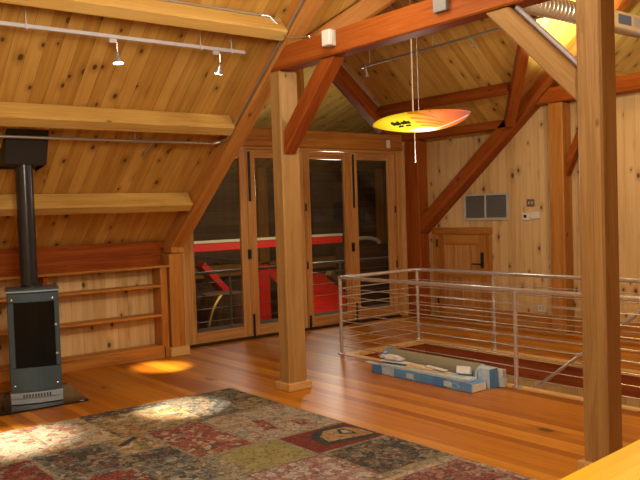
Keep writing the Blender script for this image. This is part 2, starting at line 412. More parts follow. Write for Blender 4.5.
# valley timbers and dormer purlin
def valley(a, b, name, label, mat):
    m = MB(Vector(b)-Vector(a)); m.bar(a, b, .13, .18); timber_obj(m, name, label, 'rafter', mat=mat)
valley((8.70, 6.73, 2.85), (6.50, 4.43, 4.72), 'valley_rafter', 'valley rafter where the dormer ceiling meets the main roof on the right', 'firred')
valley((4.66, 6.36, 3.22), (6.40, 4.49, 4.70), 'valley_rafter', 'valley rafter rising behind the tie beam on the left', 'fir')
m = MB((0, 1, 0)); px = 8.27; n1 = Vector((-.85, 0, -1)).normalized(); t1 = Vector((-1, 0, .85)).normalized()
p0 = Vector((px, 0, dR(px)-.005)); q = [p0, p0+n1*.15, p0+n1*.15-t1*.10, p0-t1*.10]
m.prism([(a.x, 8.84, a.z) for a in q], (0, -2.47, 0))
timber_obj(m, 'dormer_purlin', 'red-brown purlin under the dormer ceiling above the pine wall', 'purlin', mat='firred')
m = MB((0, 1, 0)); m.box((RX-.07, 4.62, RZ-.30), (RX+.07, 8.84, RZ-.08))
timber_obj(m, 'dormer_ridge_beam', 'ridge beam of the dormer hidden above the tie beam', 'beam', mat='fir')
# main purlins of the left slope
nrm = Vector((0, -S, -1)).normalized()
PL = ['lowest of the three yellow purlins across the left ceiling, beside the stove pipe', 'middle yellow purlin of the left ceiling, just above the stove pipe box',
      'highest visible purlin of the left ceiling, above the track lights', 'purlin high in the left ceiling above the picture']
for i, y in enumerate((8.0, 7.04, 6.05, 5.03)):
    m = MB((1, 0, 0)); c0 = Vector((0, y, ceil(y)-.003))
    q = [c0, c0+nrm*.195, c0+nrm*.195-slopeN*.135, c0-slopeN*.135]
    m.prism([(XW+.02, a.y, a.z) for a in q], (X1-XW-.03, 0, 0))
    timber_obj(m, 'purlin', PL[i], 'purlin', mat='purlin', bevel=.016)
for i, y in enumerate((6.05, 5.03)):
    m = MB((1, 0, 0)); c0 = Vector((0, y, ceil(y)-.003))
    q = [c0, c0+nrm*.195, c0+nrm*.195-slopeN*.135, c0-slopeN*.135]
    m.prism([(X2b+.02, a.y, a.z) for a in q], (3.6, 0, 0))
    timber_obj(m, 'purlin', ['lower', 'upper'][i]+' purlin in the ceiling beyond the pine wall top', 'purlin', mat='purlin', bevel=.016)
# plate along the knee wall
m = MB((1, 0, 0)); m.box((XW+.02, 8.68, 1.118), (4.36, 8.88, 1.325)); m.box((XW+.02, 8.68, 1.325), (4.40, 8.74, ceil(8.70)-.012))
timber_obj(m, 'wall_plate', 'reddish wall plate between the shelves and the ceiling', 'beam', mat='firred', bevel=0)

# ------------------------------------------------------------------ built-in shelves
t = thing('built_in_shelf', (1.0, 8.6, 0), 'built-in open wall shelf with pale pine back, behind the stove', 'shelf')
SX0 = XW+.05
MB((0, 0, 1)).box((SX0, 8.72, .125), (4.25, 8.75, 1.09)).build('back_panel', M['wall'], t)
MB((1, 0, 0)).box((SX0, 8.50, 0), (4.27, 8.74, .125)).build('plinth', M['fir'], t, .004)
MB((1, 0, 0)).box((SX0, 8.49, .125), (4.25, 8.72, .15)).build('bottom_shelf', M['fir'], t, .004)
for z in (.50, .855):
    MB((1, 0, 0)).box((SX0, 8.505, z), (4.25, 8.72, z+.032)).build('shelf_board', M['fir'], t, .004)
MB((0, 0, 1)).box((4.25, 8.505, .125), (4.29, 8.74, 1.09)).build('side_panel', M['fir'], t, .003)
MB((0, 0, 1)).box((4.29, 8.51, 0), (4.342, 8.60, 1.09)).build('face_stile', M['fir'], t, .003)
MB((0, 0, 1)).box((2.86, 8.53, .89), (2.90, 8.72, 1.085)).build('divider', M['firred'], t)
MB((0, 0, 1)).box((2.86, 8.53, .15), (2.90, 8.72, .50)).build('divider', M['firred'], t)
MB((0, 0, 1)).box((2.86, 8.53, .532), (2.90, 8.72, .855)).build('divider', M['firred'], t)
MB((1, 0, 0)).box((SX0, 8.485, 1.09), (4.37, 8.74, 1.118)).build('top_trim', M['fir'], t, .003)

# ------------------------------------------------------------------ glass door wall
YD = 8.93
m = MB((1, 0, 0)); m.box((4.62, 8.86, 2.63), (8.74, 9.06, 2.885)); timber_obj(m, 'header_beam', 'horizontal header beam over the glass doors', 'beam', mat='fir')
m = MB((0, 0, 1)); m.box((4.62, 8.88, 0), (4.79, 9.05, 2.63)); struct(m.build('trim_3', M['trim']), 'pale casing left of the glass doors')
m = MB((0, 0, 1)); m.box((8.605, 8.88, 0), (8.70, 9.05, 2.63)); struct(m.build('trim_4', M['door']), 'door jamb right of the glass doors')
m = MB((0, 0, 1)); m.box((8.70, 8.84, 0), (8.765, 8.93, 2.63)); struct(m.build('trim_5', M['trim']), 'pale pine strip between the door jamb and the corner post')
m = MB((1, 0, 0)); m.box((4.79, 8.90, 2.595), (8.605, 9.04, 2.63)); struct(m.build('trim_6', M['door']))
m = MB((1, 0, 0)); m.box((4.79, 8.84, 0), (8.605, 9.05, .022)); struct(m.build('trim_7', M['blackmat']), 'black threshold strip under the glass doors')
def glass_door(i, x0, x1, sl, sr, rail, label, hinge, bolt):
    t = thing('door_%d' % i, ((x0+x1)/2, YD+.03, .025), label, 'door', None, 0, 'structure')
    y0, y1 = YD-.02, YD+.03
    f = MB((0, 0, 1)); f.box((x0, y0, .025), (x0+sl, y1, 2.59)); f.box((x1-sr, y0, .025), (x1, y1, 2.59)); f.build('stile', M['door'], t, .003)
    f = MB((1, 0, 0)); f.box((x0+sl, y0, .025), (x1-sr, y1, rail)); f.box((x0+sl, y0, 2.475), (x1-sr, y1, 2.59)); f.build('rail', M['door'], t, .003)
    g = MB(); g.add([(x0+sl-.01, YD+.005, rail-.01), (x1-sr+.01, YD+.005, rail-.01), (x1-sr+.01, YD+.005, 2.485), (x0+sl-.01, YD+.005, 2.485)], [(0, 1, 2, 3)]); g.build('glass_pane', M['glass'], t)
    for hx, hz in hinge:
        h = MB(); h.tube([(hx, y0-.008, hz), (hx, y0-.008, hz+.11)], .013, 10); h.build('hinge', M['blackmat'], t)
    for bx, za, zb in bolt:
        h = MB(); h.box((bx-.016, y0-.018, za), (bx+.016, y0-.001, zb)); h.build('flush_bolt', M['blackmat'], t, .003)
glass_door(1, 4.795, 5.80, .155, .115, .165, 'leftmost glass door, partly behind the sloping rafter', [], [])
glass_door(2, 5.805, 6.775, .135, .13, .165, 'second glass door from the left, beside the big post', [], [(5.84, 1.88, 2.56), (5.84, .02, .33)])
glass_door(3, 6.785, 7.675, .105, .135, .17, 'third glass door, just right of the big post', [(6.80, 1.72), (6.80, .88)], [(6.82, .02, .2)])
glass_door(4, 7.68, 8.60, .125, .145, .17, 'rightmost glass door, behind the railing corner', [(8.585, 1.65), (8.585, .78)], [(7.72, 1.75, 2.56), (7.72, .03, .30)])
for i, x in enumerate((5.80, 7.675)):
    o = MB(); o.box((x-.022, YD-.045, 1.09), (x+.022, YD-.021, 1.22)); pass
    tag(o.build('door_latch', M['blackmat'], None), ['black latch between the two left glass doors', 'black latch between the two right glass doors'][i], 'latch')

# dormer gable above the doors
gl = lambda x: 3.068+.80*(8.192-x)
m = MB((1, 0, -.8)); m.xz([(8.72, gl(8.42)-.02), (8.42, gl(8.42)), (RX+.02, gl(RX+.02)), (RX+.02, gl(RX+.02)+.30), (8.72, dR(8.72)-.01)], 8.87, 9.05)
timber_obj(m, 'gable_rafter', 'right gable rafter sloping down to the corner post', 'rafter', mat='firred')
g2 = lambda x: dL(x)-.31
m = MB((1, 0, .8)); m.xz([(4.62, g2(4.62)), (RX-.02, g2(RX-.02)), (RX-.02, dL(RX-.02)-.01), (4.62, dL(4.62)-.01)], 8.87, 9.05)
timber_obj(m, 'gable_rafter', 'left gable rafter behind the big post', 'rafter', mat='firred')
m = MB((0, 0, 1)); m.box((6.66, 8.86, 2.888), (6.81, 8.975, gl(6.81)-.01)); timber_obj(m, 'gable_post', 'short upright in the gable window just behind the big post', 'post', mat='fir')
t = thing('window_1', (6.6, 8.98, 2.885), 'triangular gable window above the glass doors', 'window', None, 0, 'structure')
g = MB(); g.add([(4.66, 8.985, 2.885), (8.46, 8.985, 2.885), (RX, 8.985, gl(RX)), (4.66, 8.985, g2(4.66))], [(0, 1, 2, 3)]); g.build('glass_pane', M['glass'], t)
o = MB(); o.box((8.375, 8.82, 2.665), (8.44, 8.858, 2.79)); tag(o.build('wall_sensor', M['white'], None, .006), 'small white sensor box at the right end of the door header', 'sensor')

# ------------------------------------------------------------------ small pine door on the partition
t = thing('door_5', (X2b, 7.85, 0), 'small low wooden door with black handle in the pine wall', 'door', None, 0, 'structure')
f = MB((0, 0, 1)); f.box((8.915, 8.335, 0), (8.95, 8.43, 1.30)); f.box((8.915, 7.28, 0), (8.95, 7.375, 1.30)); f.build('side_casing', M['fir'], t, .004)
f = MB((0, 1, 0)); f.box((8.91, 7.265, 1.30), (8.95, 8.445, 1.40)); f.build('head_casing', M['fir'], t, .004)
f = MB((0, 0, 1)); f.box((8.925, 8.20, .01), (8.95, 8.33, 1.295)); f.box((8.925, 7.38, .01), (8.95, 7.52, 1.295)); f.build('stile', M['fir'], t, .004)
f = MB((0, 1, 0))
for za, zb in ((.01, .20), (.64, .76), (1.14, 1.295)): f.box((8.925, 7.52, za), (8.95, 8.20, zb))
f.build('rail', M['fir'], t, .004)
for za, zb in ((.20, .64), (.76, 1.14)):
    MB((0, 0, 1)).box((8.94, 7.515, za-.005), (8.95, 8.205, zb+.005)).build('panel', M['door'], t)
h = MB(); h.box((8.905, 7.42, .80), (8.925, 7.47, 1.03)); h.build('handle_plate', M['blackmat'], t, .004)
h = MB(); h.tube([(8.905, 7.445, .86), (8.87, 7.445, .86), (8.865, 7.46, .86), (8.865, 7.60, .86)], .010, 8); h.build('lever_handle', M['blackmat'], t)
for z in (.22, 1.10):
    h = MB(); h.tube([(8.912, 8.333, z), (8.912, 8.333, z+.12)], .014, 8); h.build('hinge', M['blackmat'], t)

# wall fittings
t = thing('vent_grille', (8.94, 7.37, 1.51), 'grey two-panel return air grille on the pine wall above the small door', 'vent')
f = MB((0, 1, 0)); f.box((8.925, 6.955, 1.50), (8.95, 7.79, 1.54)); f.box((8.925, 6.955, 1.865), (8.95, 7.79, 1.893)); f.box((8.925, 6.955, 1.54), (8.95, 6.995, 1.865)); f.box((8.925, 7.75, 1.54), (8.95, 7.79, 1.865)); f.box((8.925, 7.365, 1.54), (8.95, 7.39, 1.865)); f.build('frame', M['grey'], t, .003)
f = MB((0, 1, 0)); f.box((8.946, 6.99, 1.54), (8.95, 7.76, 1.87)); f.build('backing', M['slat'], t)
for k in range(11):
    z = 1.555+k*.028
    for ya, yb in ((6.995, 7.365), (7.39, 7.75)):
        f = MB((0, 1, 0)); f.prism([(8.93, ya, z), (8.946, ya, z+.016), (8.946, ya, z+.02), (8.93, ya, z+.004)], (0, yb-ya, 0)); f.build('slat', M['slat'], t)
t = thing('thermostat', (8.94, 6.66, 1.50), 'white thermostat with dark display on the pine wall', 'thermostat')
MB().box((8.92, 6.60, 1.495), (8.95, 6.725, 1.60)).build('body', M['white'], t, .005)
MB().box((8.915, 6.645, 1.53), (8.921, 6.69, 1.57)).build('display', M['screen'], t)
o = MB(); o.box((8.925, 6.44, 1.515), (8.95, 6.585, 1.605)); tag(o.build('control_box', M['white'], None, .005), 'plain white box on the pine wall right of the thermostat', 'control box')
t = thing('switch_plate', (8.945, 6.58, 1.70), 'bronze switch plate on the pine wall above the thermostat', 'switch')
MB().box((8.935, 6.525, 1.685), (8.95, 6.65, 1.785)).build('plate', M['bronze'], t, .003)
for y in (6.56, 6.61): MB().box((8.928, y-.012, 1.715), (8.936, y+.012, 1.755)).build('toggle', M['grey'], t)
t = thing('wall_outlet', (8.945, 6.44, .24), 'white outlet plate low on the pine wall behind the railing', 'outlet')
MB().box((8.935, 6.38, .235), (8.95, 6.50, .325)).build('plate', M['white'], t, .003)
for y in (6.415, 6.465): MB().box((8.931, y-.014, .265), (8.9355, y+.014, .295)).build('socket', M['grey'], t)

# ------------------------------------------------------------------ stair railing
def railing(name, loc, label, posts, runs, ztop, nb, r=.022, mat='steel'):
    t = thing(name, loc, label, 'railing')
    for x, y in posts:
        p = MB(); p.tube([(x, y, .008), (x, y, ztop-.01)], r, 14)
        po = p.build('post', M[mat], t, smooth=True)
        q = MB(); q.lathe([(.045, .0065), (.045, .014), (.03, .018)], (x, y, 0)); q.build('foot_flange', M[mat], po, smooth=True)
    for ps in runs:
        p = MB(); p.tube([(x, y, ztop) for x, y in ps], .023, 14); p.build('handrail', M[mat], t, smooth=True)
        for k in range(nb):
            z = .10+k*.098*8/nb
            for (a, b) in zip(ps[:-1], ps[1:]):
                c = MB(); c.tube([(*a, z), (*b, z)], .0052 if nb > 6 else .004, 8); c.build('rail_bar', M[mat], t, smooth=True)
    return t
FX, BX, LY = 5.86, 7.235, 7.10
railing('stair_railing', (6.5, 5.2, 0), 'stainless steel railing with thin horizontal bars around the stair opening',
        [(FX, 7.06), (FX, 4.516), (FX, 1.98), (BX-.035, LY), (BX, 5.885), (BX, 4.68), (BX, 3.45)], [[(FX, 1.98), (FX, 7.06), (BX-.035, LY), (BX, 3.45)]], .915, 8)
t = thing('stair_handrail', (7.1, 4.4, -.3), 'sloping steel handrail of the stair, seen low through the railing', 'handrail')
p = MB(); p.tube([(7.10, 6.6, -1.37), (7.10, 3.55, .95)], .02, 12); p.build('rail', M['steel'], t, smooth=True)
for y in (6.2, 5.45):
    z = .95-(y-3.55)*.7607
    p = MB(); p.tube([(7.10, y, z-.015), (7.11, y, z-.06), (7.205, y, z-.06)], .008, 8); p.build('bracket', M['steel'], t, smooth=True)
p = MB(); p.tube([(7.10, 3.56, -.13), (7.10, 3.56, .94)], .02, 12); p.build('newel', M['steel'], t, smooth=True)

# ------------------------------------------------------------------ stove
def rot_thing(name, loc, label, cat, rz):
    t = thing(name, loc, label, cat, None, rz); t['_local'] = 1; return t
ST = rot_thing('wood_stove', (2.375, 7.42, .018), 'tall slate-grey stove with dark glass window, on black hearth glass', 'stove', math.radians(-16))
def bowed(hw, yf, bulge, yb, n=12, taper=1.0):
    pts = []
    for k in range(n+1):
        a = -1+2*k/n; pts.append((hw*a, yf - bulge*(1-a*a)))
    return pts+[(hw, yb), (-hw, yb)]
def bowbox(hw, yf, bulge, yb, z0, z1, name, mat, bevel=0, hw2=None):
    m = MB((0, 0, 1)); m.prism([(x, y, z0) for x, y in bowed(hw, yf, bulge, yb)], (0, 0, z1-z0))
    return m.build(name, mat, ST, bevel)
W = .228
bowbox(W, -.17, .035, .20, 0, .055, 'base', M['stovelight'], .004)
bowbox(W, -.18, .035, .20, .055, .105, 'vent_band', M['stovelight'], .003)
for k in range(10):
    x = -.115+k*.0255; y = -.18-.035*(1-(x/W)**2)
    s_ = MB(); s_.box((x-.006, y-.003, .062), (x+.006, y+.01, .092)); s_.build('vent_slot', M['blackmat'], ST)
bowbox(W*.99, -.155, .03, .20, .105, 1.03, 'body', M['stove'], .006)
def front_panel(z0, z1, x0, x1, name, mat, yo):
    m = MB((0, 0, 1)); n = 8; fr = []
    for k in range(n+1):
        x = x0+(x1-x0)*k/n; fr.append((x, -.158-.03*(1-(x/W)**2)-yo))
    m.prism([(x, y, z0) for x, y in fr]+[(x, y+.02, z0) for x, y in fr[::-1]], (0, 0, z1-z0)); return m.build(name, mat, ST, .002)
front_panel(.11, .33, -W*.97, W*.97, 'lower_panel', M['stove'], .012)
front_panel(.335, .935, -.172, .182, 'door_glass', M['stoveglass'], .006)
front_panel(.335, .935, -W*.97, -.173, 'door_side', M['stove'], .012)
front_panel(.335, .935, .183, W*.97, 'door_side', M['stove'], .012)
front_panel(.94, 1.02, -W*.97, W*.97, 'upper_panel', M['stove'], .012)
for x, z in ((-.185, .17), (.185, .17), (-.185, .965), (.17, .965)):
    m = MB(); m.lathe([(.010, 0), (.010, .006), (.004, .009)], (x, -.17-.03*(1-(x/W)**2), z), (0, -1, 0), 12); m.build('screw', M['steel'], ST, smooth=True)
bowbox(W*1.05, -.175, .04, .21, 1.03, 1.045, 'top_plate', M['stovelight'], .003)
bowbox(W*1.02, -.165, .035, .20, 1.045, 1.062, 'top_lid', M['stove'], .004)
h = MB(); h.tube([(-.25, -.12, .10), (-.275, -.14, .10), (-.275, -.16, .06)], .012, 8); h.build('air_lever', M['blackmat'], ST, smooth=True)
for z in (.45, .72):
    h = MB(); h.lathe([(.012, 0), (.012, .015)], (.19, -.19, z), (0, -1, 0), 10); h.build('door_latch', M['steel'], ST, smooth=True)
h = MB(); h.lathe([(.10, 1.062), (.10, 1.075), (.088, 1.08)], (.0, .09, 0)); h.build('flue_collar', M['black'], ST, smooth=True)
px_, py_ = 2.355+.09*math.sin(math.radians(16)), 7.42+.09*math.cos(math.radians(16))
m = MB(); m.tube([(px_, py_, 1.10), (px_, py_, 2.37)], .081, 24); o = tag(m.build('stove_pipe', M['black'], None, smooth=True), 'black vertical stove pipe between stove and ceiling', 'stove pipe')
m = MB(); cz = ceil(7.30)
m.yz([(7.30, cz-.004), (7.41, 2.235), (7.72, 2.235), (7.73, ceil(7.73)-.004)], px_-.205, px_+.185)
tag(m.build('ceiling_support_box', M['blackmat'], None, .004), 'black square box where the stove pipe meets the ceiling', 'pipe box')
m = MB(); HP = [(1.72, 7.14), (1.95, 7.045), (2.40, 7.035), (2.73, 7.035), (2.86, 7.95), (1.72, 7.95)]
m.prism([(x, y, .001) for x, y in HP], (0, 0, .014)); tag(m.build('hearth_plate', M['hearth'], None, .003), 'black glass hearth plate on the floor under the stove', 'hearth')

# ------------------------------------------------------------------ ceiling track lights and conduits
tr = lambda x, off, y: Vector((x, y, ceil(y)-off))
TY = 6.25
tz = ceil(TY)-.165
t = thing('light_track', (2, TY, tz), 'long pale metal lighting track hanging under the left ceiling', 'light track')
m = MB((1, 0, 0)); m.bar((-1.6, TY, tz), (4.10, TY, tz), .022, .034); m.build('rail', M['railmetal'], t, .004)
for x in (.6, 2.05, 3.62, 3.95):
    m = MB(); m.tube([(x, TY, tz+.018), (x, TY-.0, ceil(TY)-.004)], .005, 8); m.lathe([(.022, -.008), (.022, 0)], (x, TY, ceil(TY)-.006)); m.build('hanger', M['railmetal'], t, smooth=True)
    m = MB(); m.box((x-.012, TY-.017, tz-.025), (x+.012, TY+.017, tz+.02)); m.build('clip', M['railmetal'], t, .002)
def track_head(x, label, aim, lit):
    t = thing('track_spotlight', (x, TY, tz-.02), label, 'spotlight', 'spotlights on the ceiling track')
    m = MB(); m.box((x-.055, TY-.012, tz-.055), (x+.012, TY+.012, tz-.018)); m.build('adapter', M['railmetal'], t, .003)
    m = MB(); m.tube([(x+.008, TY-.02, tz-.045), (x+.008, TY-.02, tz-.125)], .006, 8); m.build('stem', M['steel'], t, smooth=True)
    c = Vector((x+.008, TY-.02, tz-.135)); d = (Vector(aim)-c).normalized()
    m = MB(); m.lathe([(.010, 0), (.014, .02), (.018, .035), (.040, .075), (.045, .09)], c, d, 20); m.build('reflector', M['steel'], t, smooth=True)
    m = MB(); m.lathe([(.041, .0905), (.041, .0935), (.02, .099)], c, d, 20); m.build('lamp_face', M['bulb'] if lit else M['steel'], t)
    return c+d*.115, d
H1 = track_head(2.79, 'lit track spotlight with bright white face, middle of the left ceiling', (2.9, 6.1, 0), True)
H2 = track_head(3.80, 'small chrome track spotlight near the right end of the track', (3.97, 8.0, 0), True)
H3 = track_head(1.35, 'track spotlight at the left end beyond the picture edge', (1.75, 6.15, 0), True)

t = thing('conduit_pipe', (3, 7.3, 2.4), 'thin grey sprinkler pipe running under the middle purlin and up the big rafter', 'pipe')
cy_ = 7.28; cz_ = 2.478
rx = X1-.018
m = MB(); m.tube([(-2.3, cy_, cz_), (4.30, cy_, cz_), (4.36, cy_-.01, cz_), (rx, cy_-.06, cz_+.02), (rx, 7.10, low(7.10)+.05), (rx, 5.2, low(5.2)+.05), (rx, 4.4, low(4.4)+.05)], .015, 10); m.build('pipe', M['pipe'], t, smooth=True)
for x in (1.2, 3.42):
    m = MB(); m.tube([(x, cy_, cz_), (x, cy_, ceil(cy_)-.006)], .004, 6); m.tube([(x-.012, cy_, cz_), (x+.012, cy_, cz_)], .02, 10); m.build('hanger', M['pipe'], t, smooth=True)
m = MB(); m.tube([(4.33, cy_, cz_), (4.40, cy_-.05, cz_+.02)], .021, 10); m.build('elbow', M['pipe'], t, smooth=True)
m = MB(); m.tube([(3.62, cy_, cz_), (3.585, 7.42, 2.37)], .013, 8); m.lathe([(.02, 0), (.02, .03), (.012, .05)], (3.585, 7.42, 2.375), (-.1, .5, -.4)); m.build('sprinkler_drop', M['pipe'], t, smooth=True)
# upper cable at the top purlin
t = thing('upper_conduit', (3.5, 6.0, 3.5), 'thin conduit with fittings on the top purlin, ending in a loop on the tie beam', 'pipe')
p3 = Vector((0, 6.05, ceil(6.05)))-slopeN*0+nrm*.03+slopeN*.012
m = MB(); m.tube([(-2.3, p3.y, p3.z), (4.16, p3.y, p3.z)], .011, 8); m.build('pipe', M['pipe'], t, smooth=True)
m = MB(); m.tube([(4.14, p3.y, p3.z), (4.24, p3.y, p3.z)], .02, 10); m.tube([(4.25, p3.y, p3.z-.01), (4.32, p3.y-.02, p3.z-.08)], .024, 10); m.build('fitting', M['steel'], t, smooth=True)
m = MB(); m.tube([(4.30, p3.y-.02, p3.z-.07), (4.36, 6.03, 3.45), (rx-.012, 6.0, 3.40), (4.33, 5.85, 3.325), (4.30, 5.70, 3.295), (4.30, 5.5, 3.275)], .008, 8); m.build('flexible_tail', M['pipe'], t, smooth=True)
# conduit lying on the foreground brace
m = MB(); m.tube([(4.365, 3.29, 3.044), (4.365, 2.82, 2.576)], .017, 12); tag(m.build('brace_conduit', M['railmetal'], None, smooth=True), 'grey pipe lying along the top of the foreground brace', 'pipe')
# dormer conduit
t = thing('dormer_conduit', (7.4, 6.6, 3.8), 'thin metal pipe with a small head crossing below the dormer ceiling', 'pipe')
dx = 7.4
from_px = lambda y: 3.738+(8.25-y)*.02
m = MB(); m.tube([(dx, 8.25, 3.74), (dx, 5.0, 3.80)], .016, 10); m.build('pipe', M['pipe'], t, smooth=True)
m = MB(); m.tube([(dx, 8.27, 3.74), (dx, 8.18, 3.74)], .03, 10); m.tube([(dx, 8.22, 3.74), (dx+.03, 8.2, 3.62)], .017, 10); m.lathe([(.03, 0), (.03, .02)], (dx+.03, 8.2, 3.60)); m.build('end_fitting', M['pipe'], t, smooth=True)
m = MB(); m.tube([(dx, 6.30, 3.77), (dx+.02, 6.22, 3.66)], .013, 8); m.lathe([(.024, 0), (.016, .03)], (dx+.02, 6.22, 3.64)); m.build('sprinkler_head', M['steel'], t, smooth=True)
for y in (8.1, 6.9):
    m = MB(); m.tube([(dx, y, 3.75), (dx, y, dR(dx)-.006)], .004, 6); m.build('hanger', M['pipe'], t)
# smoke alarm box on the tie
t = thing('junction_box', (4.26, 5.16, 3.115), 'white box mounted on the tie beam above the brace', 'box')
MB().box((4.210, 5.111, 3.12), (4.250, 5.218, 3.255)).build('cover', M['white'], t, .006)
MB().box((4.250, 5.107, 3.115), (4.2825, 5.21, 3.25)).build('back_box', M['grey'], t, .004)
# spot fixture on the tie
t = thing('beam_floodlight', (4.27, 3.85, 3.13), 'metal floodlight with bright bulb on the tie beam at the top edge', 'lamp')
MB().box((4.245, 3.82, 3.13), (4.2825, 3.95, 3.25)).build('base', M['plate'], t, .004)
m = MB(); m.tube([(4.25, 3.74, 3.215), (4.215, 3.68, 3.22), ], .012, 8); m.build('arm', M['steel'], t, smooth=True)
m = MB(); m.lathe([(.018, 0), (.032, .05), (.035, .07)], (4.21, 3.67, 3.20), (-.3, .1, 1), 16); m.build('lamp_shade', M['steel'], t, smooth=True)
m = MB(); m.lathe([(.030, .068), (.030, .074)], (4.21, 3.67, 3.20), (-.3, .1, 1), 16); m.build('bulb', M['bulb'], t)

# ------------------------------------------------------------------ duct
DY, DZ = 4.8, 3.735
t = thing('spiral_duct', (8, DY, DZ), 'round metal spiral duct high up behind the foreground post', 'duct')
m = MB((1, 0, 0)); prof = []
x = 0
while x < 2.6:
    prof += [(.105, x), (.105, x+.045), (.113, x+.052), (.113, x+.062), (.105, x+.069)]; x += .069
m.lathe(prof, (5.2, DY, DZ), (1, 0, 0), 28); m.build('ribbed_pipe', M['duct'], t, smooth=True)
m = MB((1, 0, 0)); m.lathe([(.108, 0), (.108, 4.6)], (7.79, DY, DZ-.01), (1, 0, 0), 28); m.build('smooth_pipe', M['duct'], t, smooth=True)
r_ = MB((1, 0, 0)); r_.box((7.90, DY-.125, DZ-.095), (8.56, DY-.10, DZ+.085)); r = r_.build('register', M['cream'], t, .004)
m = MB(); m.box((8.0, DY-.130, DZ-.055), (8.26, DY-.1245, DZ+.05)); m.build('register_opening', M['regblue'], r)
m = MB(); m.box((8.32, DY-.130, DZ-.055), (8.52, DY-.1245, DZ+.05)); m.build('register_blade', M['grey'], r)

# ------------------------------------------------------------------ glowing board-shaped pendant
def pendant_mat():
    s = NT('glowing art glass'); u, v = s.uv()
    tc = s.n('ShaderNodeTexCoord'); sp = s.n('ShaderNodeSeparateXYZ'); s.link(tc.outputs['Object'], sp.inputs[0])
    x, y = sp.outputs[0], sp.outputs[1]
    col = s.ramp(s.math('ADD', s.math('DIVIDE', x, 1.6), .5), [(0.0, (.95, .22, .01)), (.07, (.95, .62, .01)), (.30, (.85, .80, .03)), (.50, (.95, .62, .02)), (.68, (.85, .28, .03)), (.86, (.80, .18, .05)), (.965, (.55, .14, .08)), (.985, (.22, .22, .24))])
    d = s.math('SQRT', s.math('ADD', s.math('POWER', s.math('SUBTRACT', x, .0), 2.0), s.math('POWER', s.math('MULTIPLY', s.math('ADD', y, -.26), 1.0), 2.0)))
    arcs = s.math('MULTIPLY', s.math('GREATER_THAN', s.math('SINE', s.math('MULTIPLY', d, 75.0)), .1), s.math('MULTIPLY', s.math('GREATER_THAN', x, .06), s.math('LESS_THAN', x, .38)))
    arcs = s.math('MULTIPLY', arcs, s.math('LESS_THAN', y, .10))
    col = s.mix(s.math('MULTIPLY', arcs, .75), col, (.45, .16, .0))
    st = s.math('SUBTRACT', 1.0, s.smooth(s.math('ABSOLUTE', s.math('ADD', s.math('ADD', y, -.12), s.math('MULTIPLY', s.math('SUBTRACT', x, .3), .2))), .006, .014))
    st = s.math('MULTIPLY', st, s.math('MULTIPLY', s.math('GREATER_THAN', x, .18), s.math('LESS_THAN', x, .72)))
    col = s.mix(st, col, (.9, .7, .6))
    dd = s.math('SQRT', s.math('ADD', s.math('POWER', s.math('MULTIPLY', s.math('ADD', x, .02), .62), 2.0), s.math('POWER', s.math('MULTIPLY', s.math('ADD', y, -.14), 1.5), 2.0)))
    hot = s.math('SUBTRACT', 1.0, s.smooth(dd, .05, .17))
    col = s.mix(hot, col, (1.0, .98, .80))
    p = s.n('ShaderNodeBsdfPrincipled'); s.link(col, p.inputs['Base Color']); p.inputs['Roughness'].default_value = .6; p.inputs['Specular IOR Level'].default_value = .2
    s.link(col, p.inputs['Emission Color'])
    s.link(s.math('ADD', .32, s.math('MULTIPLY', hot, 1.0)), p.inputs['Emission Strength'])
    s.link(p.outputs[0], s.out.inputs[0]); return s.m
M['pend'] = pendant_mat()
PX = 6.5
LA, LB = Vector((PX, 7.09, 2.72)), Vector((PX, 5.56, 2.69))
PT = thing('pendant_lamp', ((LA+LB)/2), 'glowing yellow and orange board-shaped lamp hanging above the stairs', 'lamp')
m = MB((1, 0, 0)); n = 40; ns = 20; vs = []; fs = []; HL_ = .775
for i in range(n+1):
    a = -1+2*i/n; hw = .25*max(.01, (1-abs(a)**2.1))**.75; th = .05*max(.02, (1-a*a))**.6; zz = .03*a*a
    for k in range(ns):
        an = 2*PI*k/ns; vs.append((a*HL_, hw*math.cos(an), zz+th*math.sin(an)))
for i in range(n):
    for k in range(ns): fs.append((i*ns+k, i*ns+(k+1) % ns, (i+1)*ns+(k+1) % ns, (i+1)*ns+k))
fs += [tuple(range(ns))[::-1], tuple(n*ns+k for k in range(ns))]
PT['_local'] = 1
m.add(vs, fs); SH = m.build('glass_shade', M['pend'], PT, smooth=True); SH['_local'] = 1
SH.rotation_euler = (math.radians(-20), 0, -PI/2)
for k, x in enumerate((-.27, -.22, -.18, -.12, -.07, -.03)):   # blurred dark lettering marks
    w = .014+.008*(k % 2); m = MB(); m.box((x-w, -.135-.02*((k+1) % 2), -.056), (x+w, -.095, -.036)); m.build('lettering_mark', M['screen'], SH)
for x0, x1 in ((-.24, -.17), (-.12, -.05)):
    m = MB(); m.box((x0, -.06, -.062), (x1, -.045, -.043)); m.build('lettering_mark', M['screen'], SH)
del PT['_local']
m = MB(); m.tube([(PX, 6.40, 2.78), (PX, 6.40, dR(PX)-.01)], .009, 8); m.build('cord', M['white'], PT)
m = MB(); m.tube([(PX, 6.31, 2.78), (PX, 6.31, dR(PX)-.01)], .003, 6); m.build('wire', M['pipe'], PT)
m = MB(); m.tube([(PX, 6.385, 2.68), (PX, 6.38, 2.24)], .005, 6); m.build('glare_streak', M['white'], PT)  # glare streak of the bright lamp, modelled as a thin pale line

